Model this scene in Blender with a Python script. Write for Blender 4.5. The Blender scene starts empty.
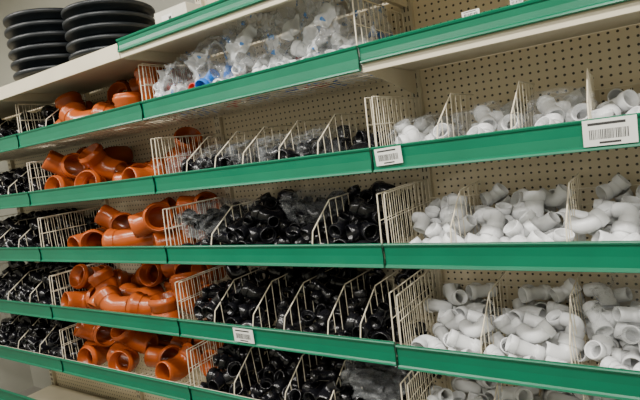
import bpy, numpy as np, math, random
from mathutils import Matrix, Vector, Euler, noise
random.seed(11); np.random.seed(7)
sc=bpy.context.scene
COL=bpy.context.collection
# ---------------------------------------------------------------- materials
def mat(name,col,rough=.5,spec=.5,metal=0,noise_amt=0,nscale=30,bump=0,coat=0):
    m=bpy.data.materials.new(name);m.use_nodes=True
    nt=m.node_tree;b=nt.nodes['Principled BSDF']
    b.inputs['Base Color'].default_value=(*col,1);b.inputs['Roughness'].default_value=rough
    b.inputs['Specular IOR Level'].default_value=spec;b.inputs['Metallic'].default_value=metal
    b.inputs['Coat Weight'].default_value=coat
    tc=nt.nodes.new('ShaderNodeTexCoord');n=nt.nodes.new('ShaderNodeTexNoise')
    n.inputs['Scale'].default_value=nscale;nt.links.new(tc.outputs['Object'],n.inputs['Vector'])
    if noise_amt:
        mr=nt.nodes.new('ShaderNodeMapRange');mr.inputs['To Min'].default_value=1-noise_amt;mr.inputs['To Max'].default_value=1+noise_amt
        mr.inputs['From Min'].default_value=.3;mr.inputs['From Max'].default_value=.7
        nt.links.new(n.outputs['Fac'],mr.inputs['Value'])
        vm=nt.nodes.new('ShaderNodeVectorMath');vm.operation='SCALE';vm.inputs[0].default_value=col
        nt.links.new(mr.outputs['Result'],vm.inputs['Scale']);nt.links.new(vm.outputs['Vector'],b.inputs['Base Color'])
    if bump:
        bp=nt.nodes.new('ShaderNodeBump');bp.inputs['Strength'].default_value=bump;bp.inputs['Distance'].default_value=.01
        nt.links.new(n.outputs['Fac'],bp.inputs['Height']);nt.links.new(bp.outputs['Normal'],b.inputs['Normal'])
    return m
M_green=mat('green_rail_plastic',(.0,.132,.066),.34,.4,noise_amt=.08,nscale=6)
M_beige=mat('beige_painted_metal',(.62,.56,.42),.45,.4,noise_amt=.04,nscale=8)
M_wire=mat('beige_wire',(.72,.65,.5),.4,.5,noise_amt=.04)
M_white=mat('white_pvc',(.76,.77,.78),.24,.5,noise_amt=.03,nscale=12)
M_black=mat('black_rubber_plastic',(.006,.006,.008),.2,.5,noise_amt=.2,nscale=12)
M_orange=mat('orange_brown_pvc',(.37,.074,.012),.24,.5,noise_amt=.1,nscale=8)
M_lid=mat('black_moulded_plastic',(.008,.011,.014),.42,.4,noise_amt=.2)
M_red=mat('red_plastic',(.55,.03,.02),.35);M_blue=mat('blue_plastic',(.01,.16,.6),.35)
M_grey=mat('grey_plastic',(.3,.31,.32),.4)
M_paper=mat('label_paper',(.72,.72,.68),.6,noise_amt=.02);M_ink=mat('label_ink',(.03,.03,.03),.6)
M_card=mat('cardboard',(.6,.58,.5),.7,noise_amt=.05)
M_wall=mat('wall_paint',(.36,.355,.3),.8,noise_amt=.03,nscale=3)
M_ceil=mat('ceiling_paint',(.5,.49,.46),.9,noise_amt=.02,nscale=3)
M_floor=mat('floor_tile',(.2,.19,.165),.4,noise_amt=.1,nscale=5)
# pegboard
def pegboard(name,col):
    m=bpy.data.materials.new(name);m.use_nodes=True;nt=m.node_tree;b=nt.nodes['Principled BSDF'];b.inputs['Roughness'].default_value=.5
    tc=nt.nodes.new('ShaderNodeTexCoord');sp=nt.nodes.new('ShaderNodeSeparateXYZ');nt.links.new(tc.outputs['Object'],sp.inputs[0])
    def mth(op,a,bv=None):
        n=nt.nodes.new('ShaderNodeMath');n.operation=op
        for i,v in enumerate((a,bv)):
            if v is None: continue
            if isinstance(v,(int,float)): n.inputs[i].default_value=v
            else: nt.links.new(v,n.inputs[i])
        return n.outputs[0]
    def cell(o):
        a=mth('ADD',mth('MULTIPLY',o,1/.025),100);return mth('POWER',mth('SUBTRACT',mth('FRACT',a),.5),2)
    d=mth('SQRT',mth('ADD',cell(sp.outputs['X']),cell(sp.outputs['Z'])))
    h=mth('LESS_THAN',d,.16)
    mx=nt.nodes.new('ShaderNodeMix');mx.data_type='RGBA';nt.links.new(h,mx.inputs[0]);mx.inputs[6].default_value=(*col,1);mx.inputs[7].default_value=(.05,.042,.03,1)
    nt.links.new(mx.outputs[2],b.inputs['Base Color']);return m
M_peg=pegboard('perforated_beige_panel',(.71,.62,.445))
# plastic film
def film(name,lo,hi,printed=False):
    m=bpy.data.materials.new(name);m.use_nodes=True;nt=m.node_tree;b=nt.nodes['Principled BSDF']
    b.inputs['Base Color'].default_value=(.78,.82,.85,1);b.inputs['Roughness'].default_value=.12;b.inputs['Specular IOR Level'].default_value=1
    out=nt.nodes['Material Output'];tr=nt.nodes.new('ShaderNodeBsdfTransparent');mx=nt.nodes.new('ShaderNodeMixShader')
    n=nt.nodes.new('ShaderNodeTexNoise');n.inputs['Scale'].default_value=14;n.inputs['Detail'].default_value=4
    n.noise_type='RIDGED_MULTIFRACTAL'
    tc=nt.nodes.new('ShaderNodeTexCoord');nt.links.new(tc.outputs['Object'],n.inputs['Vector'])
    bp=nt.nodes.new('ShaderNodeBump');bp.inputs['Strength'].default_value=.7;bp.inputs['Distance'].default_value=.012
    nt.links.new(n.outputs['Fac'],bp.inputs['Height']);nt.links.new(bp.outputs['Normal'],b.inputs['Normal'])
    mr=nt.nodes.new('ShaderNodeMapRange');mr.inputs['From Min'].default_value=.2;mr.inputs['From Max'].default_value=1.3
    mr.inputs['To Min'].default_value=lo;mr.inputs['To Max'].default_value=hi
    nt.links.new(n.outputs['Fac'],mr.inputs['Value']);fac=mr.outputs['Result']
    if printed:
        def band(scale,thr,off):
            mp=nt.nodes.new('ShaderNodeMapping');mp.inputs['Location'].default_value=(off,off,0);nt.links.new(tc.outputs['Object'],mp.inputs[0])
            q=nt.nodes.new('ShaderNodeTexNoise');q.inputs['Scale'].default_value=scale;q.inputs['Detail'].default_value=1;nt.links.new(mp.outputs[0],q.inputs['Vector'])
            t=nt.nodes.new('ShaderNodeMath');t.operation='GREATER_THAN';t.inputs[1].default_value=thr;nt.links.new(q.outputs['Fac'],t.inputs[0]);return t.outputs[0]
        bl=band(26,.68,3.3);wh=band(10,.54,9.1)
        cm=nt.nodes.new('ShaderNodeMix');cm.data_type='RGBA';cm.inputs[6].default_value=(.8,.83,.86,1);cm.inputs[7].default_value=(.03,.18,.5,1)
        nt.links.new(bl,cm.inputs[0]);nt.links.new(cm.outputs[2],b.inputs['Base Color'])
        a=nt.nodes.new('ShaderNodeMath');a.operation='MULTIPLY_ADD';nt.links.new(bl,a.inputs[0]);a.inputs[1].default_value=.5;nt.links.new(fac,a.inputs[2])
        a2=nt.nodes.new('ShaderNodeMath');a2.operation='MULTIPLY_ADD';a2.use_clamp=True;nt.links.new(wh,a2.inputs[0]);a2.inputs[1].default_value=.3;nt.links.new(a.outputs[0],a2.inputs[2]);fac=a2.outputs[0]
    nt.links.new(fac,mx.inputs[0])
    nt.links.new(tr.outputs[0],mx.inputs[1]);nt.links.new(b.outputs[0],mx.inputs[2]);nt.links.new(mx.outputs[0],out.inputs['Surface']);return m
M_film=film('printed_plastic_film',.14,.7,True);M_film2=film('thin_clear_plastic_film',.05,.48)
# ---------------------------------------------------------------- mesh builder
class MB:
    def __init__(s): s.V=[];s.F=[];s.MI=[];s.n=0
    def add(s,V,F,mi=0):
        V=np.asarray(V,float);F=np.asarray(F,int)
        s.V.append(V);s.F.append(F+s.n);s.MI.append(np.full(len(F),mi));s.n+=len(V)
    def box(s,a,b,mi=0):
        x0,y0,z0=a;x1,y1,z1=b
        V=[(x0,y0,z0),(x1,y0,z0),(x1,y1,z0),(x0,y1,z0),(x0,y0,z1),(x1,y0,z1),(x1,y1,z1),(x0,y1,z1)]
        s.add(V,[(0,3,2,1),(4,5,6,7),(0,1,5,4),(1,2,6,5),(2,3,7,6),(3,0,4,7)],mi)
    def rod(s,p,q,r,n=6,mi=0):
        p=np.array(p,float);q=np.array(q,float);t=q-p;t/=np.linalg.norm(t)
        u=np.cross(t,(0,0,1) if abs(t[2])<.9 else (1,0,0));u/=np.linalg.norm(u);v=np.cross(t,u)
        a=np.arange(n)*2*math.pi/n;c=np.cos(a)[:,None]*u*r+np.sin(a)[:,None]*v*r
        V=np.vstack([p+c,q+c]);F=[(i,(i+1)%n,n+(i+1)%n,n+i) for i in range(n)];s.add(V,F,mi)
    def extrude_x(s,prof,x0,x1,mi=0):
        n=len(prof);V=[(x0,y,z) for y,z in prof]+[(x1,y,z) for y,z in prof]
        s.add(V,[(i,(i+1)%n,n+(i+1)%n,n+i) for i in range(n)],mi)
        cy=np.mean([p[0] for p in prof]);cz=np.mean([p[1] for p in prof])
        for x in (x0,x1):
            W=[(x,y,z) for y,z in prof]+[(x,cy,cz)]
            s.add(W,[(i,(i+1)%n,n,n) for i in range(n)],mi)
    def obj(s,name,mats,smooth=True,parent=None):
        V=np.vstack(s.V);F=np.vstack(s.F);MI=np.concatenate(s.MI)
        me=bpy.data.meshes.new(name)
        tri=F[:,2]==F[:,3]
        if tri.any():
            me.from_pydata(V.tolist(),[],[tuple(f[:3]) if t else tuple(f) for f,t in zip(F.tolist(),tri)])
        else:
            me.vertices.add(len(V));me.vertices.foreach_set('co',V.ravel())
            me.loops.add(len(F)*4);me.loops.foreach_set('vertex_index',F.ravel())
            me.polygons.add(len(F));me.polygons.foreach_set('loop_start',np.arange(len(F))*4)
        me.polygons.foreach_set('material_index',MI)
        me.polygons.foreach_set('use_smooth',np.full(len(F),smooth))
        me.update(calc_edges=True);me.validate()
        for m in mats: me.materials.append(m)
        o=bpy.data.objects.new(name,me);COL.objects.link(o)
        if parent: o.parent=parent
        return o
# ---------------------------------------------------------------- pipe fittings
def tube(prof,L,Rb,th,L2,n):
    S1=L;S2=L+Rb*th
    rings=[]
    a=np.arange(n)*2*math.pi/n;ca=np.cos(a)[:,None];sa=np.sin(a)[:,None]
    for s_,r in prof:
        if s_<=S1: p=np.array((s_,0,0));ph=0
        elif s_<=S2: ph=(s_-S1)/Rb;p=np.array((L+Rb*math.sin(ph),Rb*(1-math.cos(ph)),0))
        else:
            ph=th;p=np.array((L+Rb*math.sin(ph),Rb*(1-math.cos(ph)),0))+(s_-S2)*np.array((math.cos(ph),math.sin(ph),0))
        N=np.array((-math.sin(ph),math.cos(ph),0));B=np.array((0,0,1.))
        rings.append(p+ca*N*r+sa*B*r)
    m=len(rings);V=np.vstack(rings)
    F=[(i*n+j,((i+1)%m)*n+j,((i+1)%m)*n+(j+1)%n,i*n+(j+1)%n) for i in range(m) for j in range(n)]
    return V,np.array(F)
def collar_prof(S,rb,rc,cl,c0=True,c1=True,steps=8,bulge=0):
    e=.035*rb
    def end(col):
        if col:
            ri=rb*1.02
            p=[(e,ri),(0,ri+e),(0,rc-e),(e,rc)]
            if bulge: p+=[(cl*.15,rc),(cl*.22,rc+bulge),(cl*.45,rc+bulge),(cl*.55,rc)]
            p+=[(cl-e,rc),(cl,rc-e),(cl+e*.5,rb+e),(cl+e*2,rb)]
        else: p=[(e,rb*.86),(0,rb*.86+e),(0,rb-2*e),(e*2,rb)]
        return p
    A=end(c0);Bv=[(S-s_,r) for s_,r in end(c1)][::-1]
    mid=[(A[-1][0]+(Bv[0][0]-A[-1][0])*i/steps,rb) for i in range(1,steps)]
    rn=rb*.85
    def inn(col): return [(cl*.8,rb*1.01),(cl*.8+e,rn+e),(cl*.8+2*e,rn)] if col else [(cl*.5,rb*.86),(cl*.8,rn)]
    i1=inn(c0)[::-1];i0=[(S-s_,r) for s_,r in inn(c1)]
    a=i0[-1][0];b=i1[0][0]
    return A+mid+Bv+i0+[(a+(b-a)*i/steps,rn) for i in range(1,steps)]+i1
def elbow(rb,th,Rb,cl,L,n,c0=True,c1=True,bulge=0,rcf=1.2):
    S=2*L+Rb*th
    return tube(collar_prof(S,rb,rb*rcf,cl,c0,c1,8,bulge),L,Rb,th,L,n)
def straight(rb,Ln,cl,n,c0=True,c1=True,bulge=0,rcf=1.2):
    return tube(collar_prof(Ln,rb,rb*rcf,cl,c0,c1,3,bulge),Ln*2,1,0,0,n)
def tee(rb,Ln,cl,n,ang=math.pi/2,br=None,bulge=0,rcf=1.2,pos=.5):
    V,F=straight(rb,Ln,cl,n,True,True if not bulge else False,bulge,rcf)
    r2=rb if br is None else br
    bl=Ln*.5+(.3*Ln if ang<1.3 else 0)
    rc=r2*rcf;e=.035*r2
    prof=[(rb*.2,r2*.97),(bl-cl-e,r2*.97),(bl-cl,rc-e),(bl-cl+e,rc)]
    if bulge: prof+=[(bl-cl*.5,rc),(bl-cl*.42,rc+bulge),(bl-cl*.2,rc+bulge),(bl-cl*.14,rc)]
    prof+=[(bl-e,rc),(bl,rc-e),(bl,r2*1.02+e),(bl-e,r2*1.02),(bl-cl*.8,r2*1.0),(bl-cl*.8-e,r2*.85),(rb*.25,r2*.85)]
    W,G=tube(prof,bl*3,1,0,0,n)
    c,s_=math.cos(ang),math.sin(ang)
    W2=np.stack([Ln*pos+W[:,0]*c-W[:,1]*s_,W[:,0]*s_+W[:,1]*c,W[:,2]],1)
    return np.vstack([V,W2]),np.vstack([F,G+len(V)])
def centred(t):
    V,F=t;return V-(V.max(0)+V.min(0))/2,F
D=math.radians
def small_types(n):
    r=.0215
    return [centred(t) for t in (
      elbow(r,D(88),.020,.022,.026,n),
      elbow(r,D(88),.020,.022,.026,n,True,False),
      elbow(r,D(45),.035,.022,.026,n),
      straight(r,.055,.024,n),
      tee(r,.096,.022,n),
      elbow(r,D(88),.030,.022,.030,n,True,False),
      elbow(.0285,D(88),.032,.028,.034,n,True,False),
      tee(.0265,.12,.028,n))]
def big_types(n):
    r=.055
    return [centred(t) for t in (
      elbow(r,D(87),.065,.058,.065,n,True,False,.006,1.12),
      elbow(r,D(45),.10,.058,.065,n,True,False,.006,1.12),
      tee(r,.26,.056,n,D(88),None,.006,1.12,.55),
      tee(r,.28,.056,n,D(45),None,.006,1.12,.4),
      elbow(r,D(67),.08,.058,.06,n,True,False,.006,1.12),
      straight(r,.13,.06,n,True,True,.006,1.12))]
# ---------------------------------------------------------------- settle the heaps with rigid bodies (temporary)
K=5.0
heaps={}
def mesh_of(V,F,name):
    me=bpy.data.meshes.new(name);me.from_pydata((V*K).tolist(),[],F.tolist());return me
lows=[mesh_of(*t,'low%d'%i) for i,t in enumerate(small_types(8))]
lowb=[mesh_of(*t,'lowb%d'%i) for i,t in enumerate(big_types(8))]
walls=[];groups=[]
def make_heap(key,X,W,Dp,count,meshes,weights,sp,flat=False):
    def wall(a,b):
        mb=MB()
        c=[(a[i]+b[i])/2 for i in range(3)];h=[(b[i]-a[i])/2 for i in range(3)]
        mb.box([-v*K for v in h],[v*K for v in h]);o=mb.obj('w',[],False);o.location=[v*K for v in c];walls.append(o)
    t=.2
    wall((X-t,-t,-t),(X+W+t,Dp+t,0));wall((X-t,-t,0),(X,Dp+t,2));wall((X+W,-t,0),(X+W+t,Dp+t,2))
    wall((X,-t,0),(X+W,0,2));wall((X,Dp,0),(X+W,Dp+t,2))
    nx=max(1,int(W/sp));ny=max(1,int(Dp/sp));out=[]
    for i in range(count):
        k=random.choices(range(len(meshes)),weights)[0]
        o=bpy.data.objects.new('s',meshes[k]);COL.objects.link(o)
        a=i%nx;b=(i//nx)%ny;c=i//(nx*ny)
        jy=.07*(1 if (a+c)%2 else -1) if flat else 0
        o.location=((X+(a+.5)*W/nx+random.uniform(-.006,.006))*K,((b+.5)*Dp/ny+jy+random.uniform(-.006,.006))*K,(sp*.6+c*sp)*K)
        if flat: o.rotation_euler=(random.uniform(-.4,.4),random.uniform(-.4,.4),random.uniform(0,6.28))
        elif random.random()<.75:
            o.rotation_euler=(random.uniform(-.8,.8),random.uniform(-.8,.8)+random.choice((0,0,0,math.pi/2)),math.pi/2+random.uniform(-1.2,.8))
        else: o.rotation_euler=[random.uniform(0,6.28) for _ in range(3)]
        out.append((o,k))
    groups.append((key,X,out))
make_heap('W',0,1.1,.385,130,lows,[4,3,1.5,1,1.6,3,.8,.5],.105)
make_heap('B',2,1.2,.385,158,lows,[3,2,1.5,1,2,2,3,2],.12)
make_heap('O1',4,.97,.385,16,lowb,[4,2,2,2,2,.7],.2,True)
make_heap('O2',6,.97,.385,16,lowb,[4,3,2,2,2,.7],.2,True)
make_heap('O3',8,.97,.385,16,lowb,[3,2,2,3,2,.7],.2,True)
sc.gravity=(0,2.4,-19)
bpy.ops.rigidbody.world_add()
rw=sc.rigidbody_world;rw.substeps_per_frame=6;rw.solver_iterations=8
def addrb(objs,typ):
    bpy.ops.object.select_all(action='DESELECT')
    for o in objs:o.select_set(True)
    bpy.context.view_layer.objects.active=objs[0]
    bpy.ops.rigidbody.objects_add(type=typ)
addrb(walls,'PASSIVE')
for o in walls:o.rigid_body.collision_shape='BOX';o.rigid_body.friction=.4
act=[o for g in groups for o,_ in g[2]]
addrb(act,'ACTIVE')
for o in act:
    rb=o.rigid_body;rb.collision_shape='CONVEX_HULL';rb.use_margin=True;rb.collision_margin=.004;rb.friction=.55;rb.restitution=.0;rb.mass=.3
    rb.angular_damping=.5;rb.linear_damping=.08
NF=64
rw.point_cache.frame_end=NF
for fr in range(1,NF+1): sc.frame_set(fr)
dg=bpy.context.evaluated_depsgraph_get()
for key,X,out in groups:
    L=[]
    for o,k in out:
        Mx=np.array(o.evaluated_get(dg).matrix_world);R=Mx[:3,:3];p=Mx[:3,3]/K-np.array((X,0,0))
        if p[2]>-.02 and p[2]<.6: L.append((k,R.copy(),p.copy()))
    heaps[key]=L
bpy.ops.rigidbody.world_remove()
for o in act+walls: bpy.data.objects.remove(o)
sc.frame_set(1);sc.gravity=(0,0,-9.81)
for me in list(bpy.data.meshes):
    if me.users==0: bpy.data.meshes.remove(me)
HW=small_types(22);HB=small_types(20);HO=big_types(36)
def pile(name,key,types,mats,X0,wid,y0,z0,a,zmax=9,scale=1,mi=None,top=.25):
    """take the slice [a,a+wid] of a settled heap and set it in a basket bin"""
    mb=MB();ed=.016 if wid<.6 else 0
    for k,R,p in heaps[key]:
        q=p*scale
        if q[0]<a+ed or q[0]>a+wid-ed or q[2]>zmax: continue
        V,F=types[k];m=0 if mi is None else random.choices(range(len(mi)),mi)[0]
        W=(V*scale)@R.T+q
        if W[:,2].max()>top: continue
        mb.add(W+np.array((X0-a,y0,z0)),F,m)
    if mb.n: return mb.obj(name,mats)
# ---------------------------------------------------------------- shelving
H=[1.8472,1.5456,1.25,.9343,.6344,.335]
G3=.9267
RH=.076
def rail_prof(zt,h=RH):
    return [(.004,zt),(-.006,zt),(-.0085,zt-.003),(-.0065,zt-.008),(-.003,zt-.011),(-.0015,zt-h/2),(-.003,zt-h+.011),(-.0075,zt-h+.007),(-.0095,zt-h+.002),(-.007,zt-h),(.004,zt-h)]
DEP=.43
units=[]
for b in range(4):
    e=bpy.data.objects.new('shelving_unit',None);COL.objects.link(e);units.append(e)
def bayx(b): return (-b,1-b)   # b=0 right bay
TOPZ=2.085
for b in range(4):
    x0,x1=bayx(b);U=units[b];ph=2.5 if b<2 else 2.2
    mb=MB();mb.box((x0+.001,DEP,.02),(x1-.001,DEP+.012,ph));mb.obj('back_panel',[M_peg],False,U)
    mb=MB()
    mb.box((x0-.019,DEP-.022,0),(x0+.019,DEP-.001,ph))
    for i in range(int((ph-.15)/.034)):
        z=.1+i*.034
        mb.box((x0-.009,DEP-.0235,z),(x0-.005,DEP-.0215,z+.018),1);mb.box((x0+.005,DEP-.0235,z),(x0+.009,DEP-.0215,z+.018),1)
    if b==0:
        mb.box((x1-.019,DEP-.022,0),(x1+.019,DEP-.001,2.5))
    mb.obj('slotted_upright',[M_beige,M_ink],False,U)
    mb=MB();mb.box((x0+.003,.0,.0),(x1-.003,.02,.12));mb.box((x0+.003,.0,.12),(x1-.003,DEP-.03,.14));mb.obj('base_deck',[M_beige],False,U)
    for r,z in enumerate(H):
        zt=G3 if (b==0 and r==3) else z
        h=.055 if (b,r)==(0,0) else RH
        mb=MB();mb.extrude_x(rail_prof(zt,h),x0+.003,x1-.003);mb.obj('price_rail',[M_green],False,U)
    mb=MB();yf=-.06
    mb.box((x0+.003,yf,TOPZ-.03),(x1-.003,DEP-.03,TOPZ-.012))
    mb.box((x0+.003,yf-.004,TOPZ-.07),(x1-.003,yf+.012,TOPZ-.012))
    for xx in (x0+.006,x1-.01):
        mb.box((xx,yf+.02,TOPZ-.07),(xx+.003,DEP-.03,TOPZ-.03))
    mb.obj('top_shelf',[M_beige],False,U)
    if b<=1:
        mb=MB();pr=[(y+yf-.006,z) for y,z in rail_prof(TOPZ,.05)];mb.extrude_x(pr,x0+.003,x1-.003);mb.obj('price_rail',[M_green],False,U)
z=H[0];mb=MB()
mb.box((.003,.006,z-.055),(.997,DEP-.03,z-.04))
mb.box((.003,.004,z-.08),(.997,.02,z-.0555))
mb.obj('steel_shelf',[M_beige],False,units[0])
mb=MB()
for xx in (.006,.985):
    V=[(xx,.02,z-.056),(xx,DEP-.03,z-.056),(xx,DEP-.03,z-.14),(xx,.02,z-.08)]
    V+= [(x+.003,y,zz) for x,y,zz in V]
    mb.add(V,[(0,1,2,3),(7,6,5,4),(0,4,5,1),(1,5,6,2),(2,6,7,3),(3,7,4,0)])
mb.obj('shelf_bracket',[M_beige],False,units[0])
# ---------------------------------------------------------------- wire baskets
def basket(x0,x1,zt,divs,hs=.15):
    mb=MB();z0=zt-.072;y0=.012;y1=DEP-.035;a=x0+.012;c=x1-.012;zT=zt+hs
    R=.0023;r=.0014
    n=int((c-a)/.04)
    for i in range(n+1):
        x=a+(c-a)*i/n;mb.rod((x,y0,z0),(x,y1,z0),r)
    for i in range(9):
        y=y0+(y1-y0)*i/8;mb.rod((a,y,z0-.003),(c,y,z0-.003),r if i not in(0,8) else R)
    for zz in (z0+.05,z0+.1,z0+.15): mb.rod((a,y1,zz),(c,y1,zz),R if zz>z0+.12 else r)
    for i in range(n//2+1):
        x=a+(c-a)*i/(n//2);mb.rod((x,y1,z0),(x,y1,z0+.15),r)
    mb.rod((a,y0,zt-.006),(c,y0,zt-.006),R)
    for i in range(n+1):
        x=a+(c-a)*i/n;mb.rod((x,y0,z0),(x,y0,zt-.006),r)
    for xs in (a,c):
        mb.rod((xs,y0,z0),(xs,y0+.012,zT),R);mb.rod((xs,y0+.012,zT),(xs,y1,zT),R);mb.rod((xs,y1,z0),(xs,y1,zT),R)
        mb.rod((xs,y0+.006,zt+hs*.45),(xs,y1,zt+hs*.45),r)
        m=11
        for i in range(1,m):
            y=y0+.012+(y1-y0-.012)*i/m;mb.rod((xs,y,z0),(xs,y,zT),r)
    for xd in divs:
        hd=hs*.85;ln=random.uniform(-.018,.012);sk=random.uniform(-.012,.012)
        # dividers lean a little, each differently
        def P(y,zz): return (xd+ln*(zz-z0)/(hs+.07)+sk*(y-y0)/.38,y,zz)
        pts=[(y0,zt-.01),(y0+.015,zt+hd*.3),(y0+.15,zt+hd),(y1,zt+hd)]
        for p,q in zip(pts,pts[1:]): mb.rod(P(*p),P(*q),R)
        m=8
        for i in range(0,m+1):
            y=y0+.004+(y1-y0-.004)*i/m
            zz=np.interp(y,[p[0] for p in pts],[p[1] for p in pts]);mb.rod(P(y,z0),P(y,zz),r)
    return mb.obj('wire_basket',[M_wire])
DIV={(0,1):[.2,.4,.58,.8],(0,2):[.21,.51,.8],(0,3):[.26,.5,.76],(0,4):[.25,.5,.75],
     (1,0):[],(1,1):[-.82,-.67,-.53,-.36,-.2],(1,2):[-.75,-.27],(1,3):[-.8,-.6,-.45,-.26,-.13],(1,4):[-.75,-.5,-.3],
     (2,0):[-1.75],(2,1):[],(2,2):[],(2,3):[],(2,4):[],
     (3,0):[-2.4,-2.7],(3,1):[-2.25,-2.5,-2.75],(3,2):[-2.25,-2.5,-2.75],(3,3):[-2.25,-2.5,-2.75],(3,4):[-2.25,-2.5,-2.75]}
Wn='pile_of_white_pipe_fittings';Bn='pile_of_black_pipe_fittings';On='pile_of_orange_drain_fittings'
OK=['O1','O2','O3','O1','O2']
for (b,r),dv in DIV.items():
    x0,x1=bayx(b);zt=G3 if (b,r)==(0,3) else H[r]
    basket(x0,x1,zt,dv)
    zb=zt-.068;ed=[x0+.015]+dv+[x1-.015]
    for i,(p,q) in enumerate(zip(ed,ed[1:])):
        w=q-p
        if b==0:
            a=random.uniform(0,1.1-w)
            pile(Wn,'W',HW,[M_white],p,w,.02,zb,a,zmax=.12 if r==1 else 9,top=.235)
        elif b in(1,3) or (i==0 and b==2 and len(dv)):
            if (b,r)==(1,0): continue
            a=random.uniform(0,max(0,1.2-w))
            pile(Bn,'B',HB,[M_black],p,w,.02,zb,a,zmax=.1 if (b,r)==(1,1) else 9)
        elif w>.9:
            pile(On,OK[r],HO,[M_orange],p,.98,.02,zb,0,top=.275)
        else:
            pile(On,OK[r],HO,[M_orange],p,w,.02,zb,.97-w,top=.275)
pile('pile_of_small_valves','B',HB,[M_white,M_blue,M_red,M_grey],-.97,.94,.02,H[0]-.068,.01,zmax=.17,scale=.8,mi=[6,1.6,.8,.6])
# ---------------------------------------------------------------- plastic bags
def bag(loc,size,seed,m=M_film,name='plastic_bag'):
    bpy.ops.mesh.primitive_ico_sphere_add(subdivisions=6,radius=1,location=(0,0,0))
    o=bpy.context.object;me=o.data;n=len(me.vertices);co=np.empty(n*3);me.vertices.foreach_get('co',co);co=co.reshape(-1,3)
    out=np.empty_like(co)
    for i,c in enumerate(co):
        v=Vector(c);p=Vector([math.copysign(abs(t)**.75,t) for t in v])
        s=Vector((seed*7.3,seed*3.1,seed))
        d=noise.noise(v*1.3+s)*.3
        f=0
        for k,(fr,am) in enumerate(((2.0,.24),(4.2,.14),(8,.07),(15,.03))):
            f+=am*(1-2*abs(noise.noise(v*fr+s*(k+1))))
        p=p*(.78+d+f)
        out[i]=(p.x*size[0]/2,p.y*size[1]/2,p.z*size[2]/2)
    out[:,2]-=out[:,2].min()
    out[:,2]=np.maximum(out[:,2],size[2]*.06)-size[2]*.06
    # keep the bag behind the front wires and in front of the back panel
    out[:,1]=np.clip(out[:,1],.02-loc[1],DEP-.04-loc[1])
    me.vertices.foreach_set('co',out.ravel());me.update()
    for pl in me.polygons: pl.use_smooth=True
    o.name=name;me.materials.append(m);o.location=loc
    return o
z0=H[0]-.066
bag((-.87,.16,z0),(.18,.24,.2),1);bag((-.67,.16,z0),(.2,.24,.21),2);bag((-.46,.16,z0),(.26,.24,.28),3);bag((-.30,.22,z0),(.24,.26,.3),18);bag((-.13,.17,z0),(.22,.26,.28),4)
z1=H[1]
for x,s in ((.1,5),(.3,6),(.49,7)): bag((x,.22,z1-.03),(.17,.3,.10),s,M_film2)
for x,s in ((-.9,9),(-.74,10),(-.59,11),(-.43,12),(-.27,13)): bag((x,.2,z1-.035),(.14,.3,.11),s,M_film2)
bag((-.87,.2,H[2]),(.22,.3,.14),14,M_film2)
bag((-.15,.2,H[4]+.03),(.26,.3,.14),15,M_film2)
bag((.66,.2,G3+.04),(.24,.3,.12),16,M_film2);bag((-.4,.25,H[2]+.03),(.2,.2,.12),17,M_film2)
# ---------------------------------------------------------------- stacked black lids on top shelf
def lids(x,y,z,R,n,hh):
    mb=MB();N=64
    for k in range(n):
        zb=z+k*hh
        prof=[(0,0),(R*.82,0),(R*.86,.004),(R*.9,hh*.35),(R*.97,hh*.42),(R,hh*.5),(R,hh*.72),(R*.985,hh*.8),(R*.95,hh*.84),(R*.93,hh*.7),(R*.88,hh*.45),(R*.8,hh*.3),(0,hh*.3)]
        a=np.arange(N)*2*math.pi/N;rings=[]
        dx=random.uniform(-.006,.006)
        for r_,z_ in prof: rings.append(np.stack([x+dx+np.cos(a)*max(r_,.001),y+np.sin(a)*max(r_,.001),np.full(N,zb+z_)],1))
        m=len(prof)
        F=[(i*N+j,i*N+(j+1)%N,(i+1)*N+(j+1)%N,(i+1)*N+j) for i in range(m-1) for j in range(N)]
        mb.add(np.vstack(rings),F)
    return mb.obj('stack_of_black_lids',[M_lid])
zs=TOPZ-.011
lids(-1.765,.16,zs,.222,6,.052);lids(-1.32,.16,zs,.2,5,.048)
mb=MB();mb.box((-.9,.05,zs),(-.72,.2,zs+.1));mb.box((-.86,.0485,zs+.02),(-.80,.0495,zs+.08),1)
mb.box((-.82,.0475,zs+.03),(-.805,.0484,zs+.07),2);mb.obj('cardboard_box',[M_card,M_paper,M_ink],False)
# ---------------------------------------------------------------- price labels
def label(x,z,w,h,tilt=0,y=-.0115):
    mb=MB();mb.box((0,-.0006,-h),(w,.0006,0))
    xx=w*.12
    while xx<w*.85:
        bw=random.choice((.0008,.0014,.002));mb.box((xx,-.0009,-h*.75),(xx+bw,-.0007,-h*.38),1);xx+=bw+random.choice((.001,.0018))
    mb.box((w*.1,-.0009,-h*.22),(w*.8,-.0007,-h*.12),1);mb.box((w*.3,-.0009,-h*.92),(w*.7,-.0007,-h*.84),1)
    o=mb.obj('price_label',[M_paper,M_ink],False);o.location=(x,y,z);o.rotation_euler=(D(2),D(tilt),0);return o
label(.015,H[1]-.008,.085,.05,-2);label(.565,H[1]-.003,.11,.062,0);label(-.68,H[3]-.006,.1,.055,1)
label(.31,H[0]+.013,.045,.018,0,-.004);label(.43,H[0]+.013,.03,.015,0,-.004)
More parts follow.
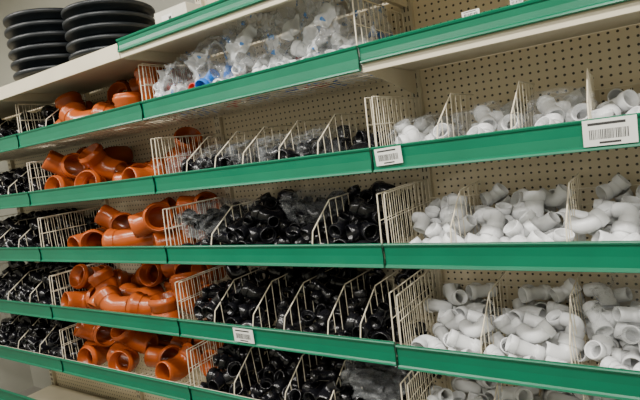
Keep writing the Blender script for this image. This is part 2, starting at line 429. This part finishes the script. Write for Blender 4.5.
# ---------------------------------------------------------------- room
def slab(name,a,b,m):
    mb=MB();mb.box(a,b);return mb.obj(name,[m],False)
slab('floor',(-3.6,-3.2,-.1),(3.2,.6,0),M_floor);slab('ceiling',(-3.6,-3.2,3.0),(3.2,.6,3.1),M_ceil)
slab('wall_back',(-3.6,.5,0),(3.2,.6,3.0),M_wall);slab('wall_left',(-3.6,-3.2,0),(-3.5,.5,3.0),M_wall)
slab('wall_right',(3.1,-3.2,0),(3.2,.5,3.0),M_wall);slab('wall_front',(-3.5,-3.2,0),(3.1,-3.1,3.0),M_wall)
M_em=bpy.data.materials.new('lamp_tube');M_em.use_nodes=True
bb=M_em.node_tree.nodes['Principled BSDF'];bb.inputs['Emission Color'].default_value=(1,.98,.93,1);bb.inputs['Emission Strength'].default_value=6
for x in (-2.4,-.7,1.0):
    for y in (-1.0,-2.2):
        mb=MB();mb.box((x-.62,y-.08,2.94),(x+.62,y+.08,2.995))
        for d in (-.035,.035): mb.rod((x-.6,y+d,2.925),(x+.6,y+d,2.925),.013,12,1)
        mb.obj('ceiling_light',[M_ceil,M_em],False)
        l=bpy.data.lights.new('tube_light','AREA');l.shape='RECTANGLE';l.size=1.2;l.size_y=.15;l.energy=48 if y>-1.5 else 34;l.color=(1,.96,.89)
        o=bpy.data.objects.new('tube_light',l);COL.objects.link(o);o.location=(x,y,2.9)
w=bpy.data.worlds.new('world');sc.world=w;w.use_nodes=True;w.node_tree.nodes['Background'].inputs[0].default_value=(.9,.95,1,1);w.node_tree.nodes['Background'].inputs[1].default_value=.4
# ---------------------------------------------------------------- camera
cam=bpy.data.objects.new('camera',bpy.data.cameras.new('camera'));COL.objects.link(cam)
cam.matrix_world=Matrix.Translation((.6885,-1.3512,1.5625))@Matrix.Rotation(.5855,4,'Z')@Matrix.Rotation(math.pi/2-.1015,4,'X')@Matrix.Rotation(-.1359,4,'Z')
cam.data.sensor_width=36;cam.data.lens=500/640*36;cam.data.clip_start=.02
sc.camera=cam
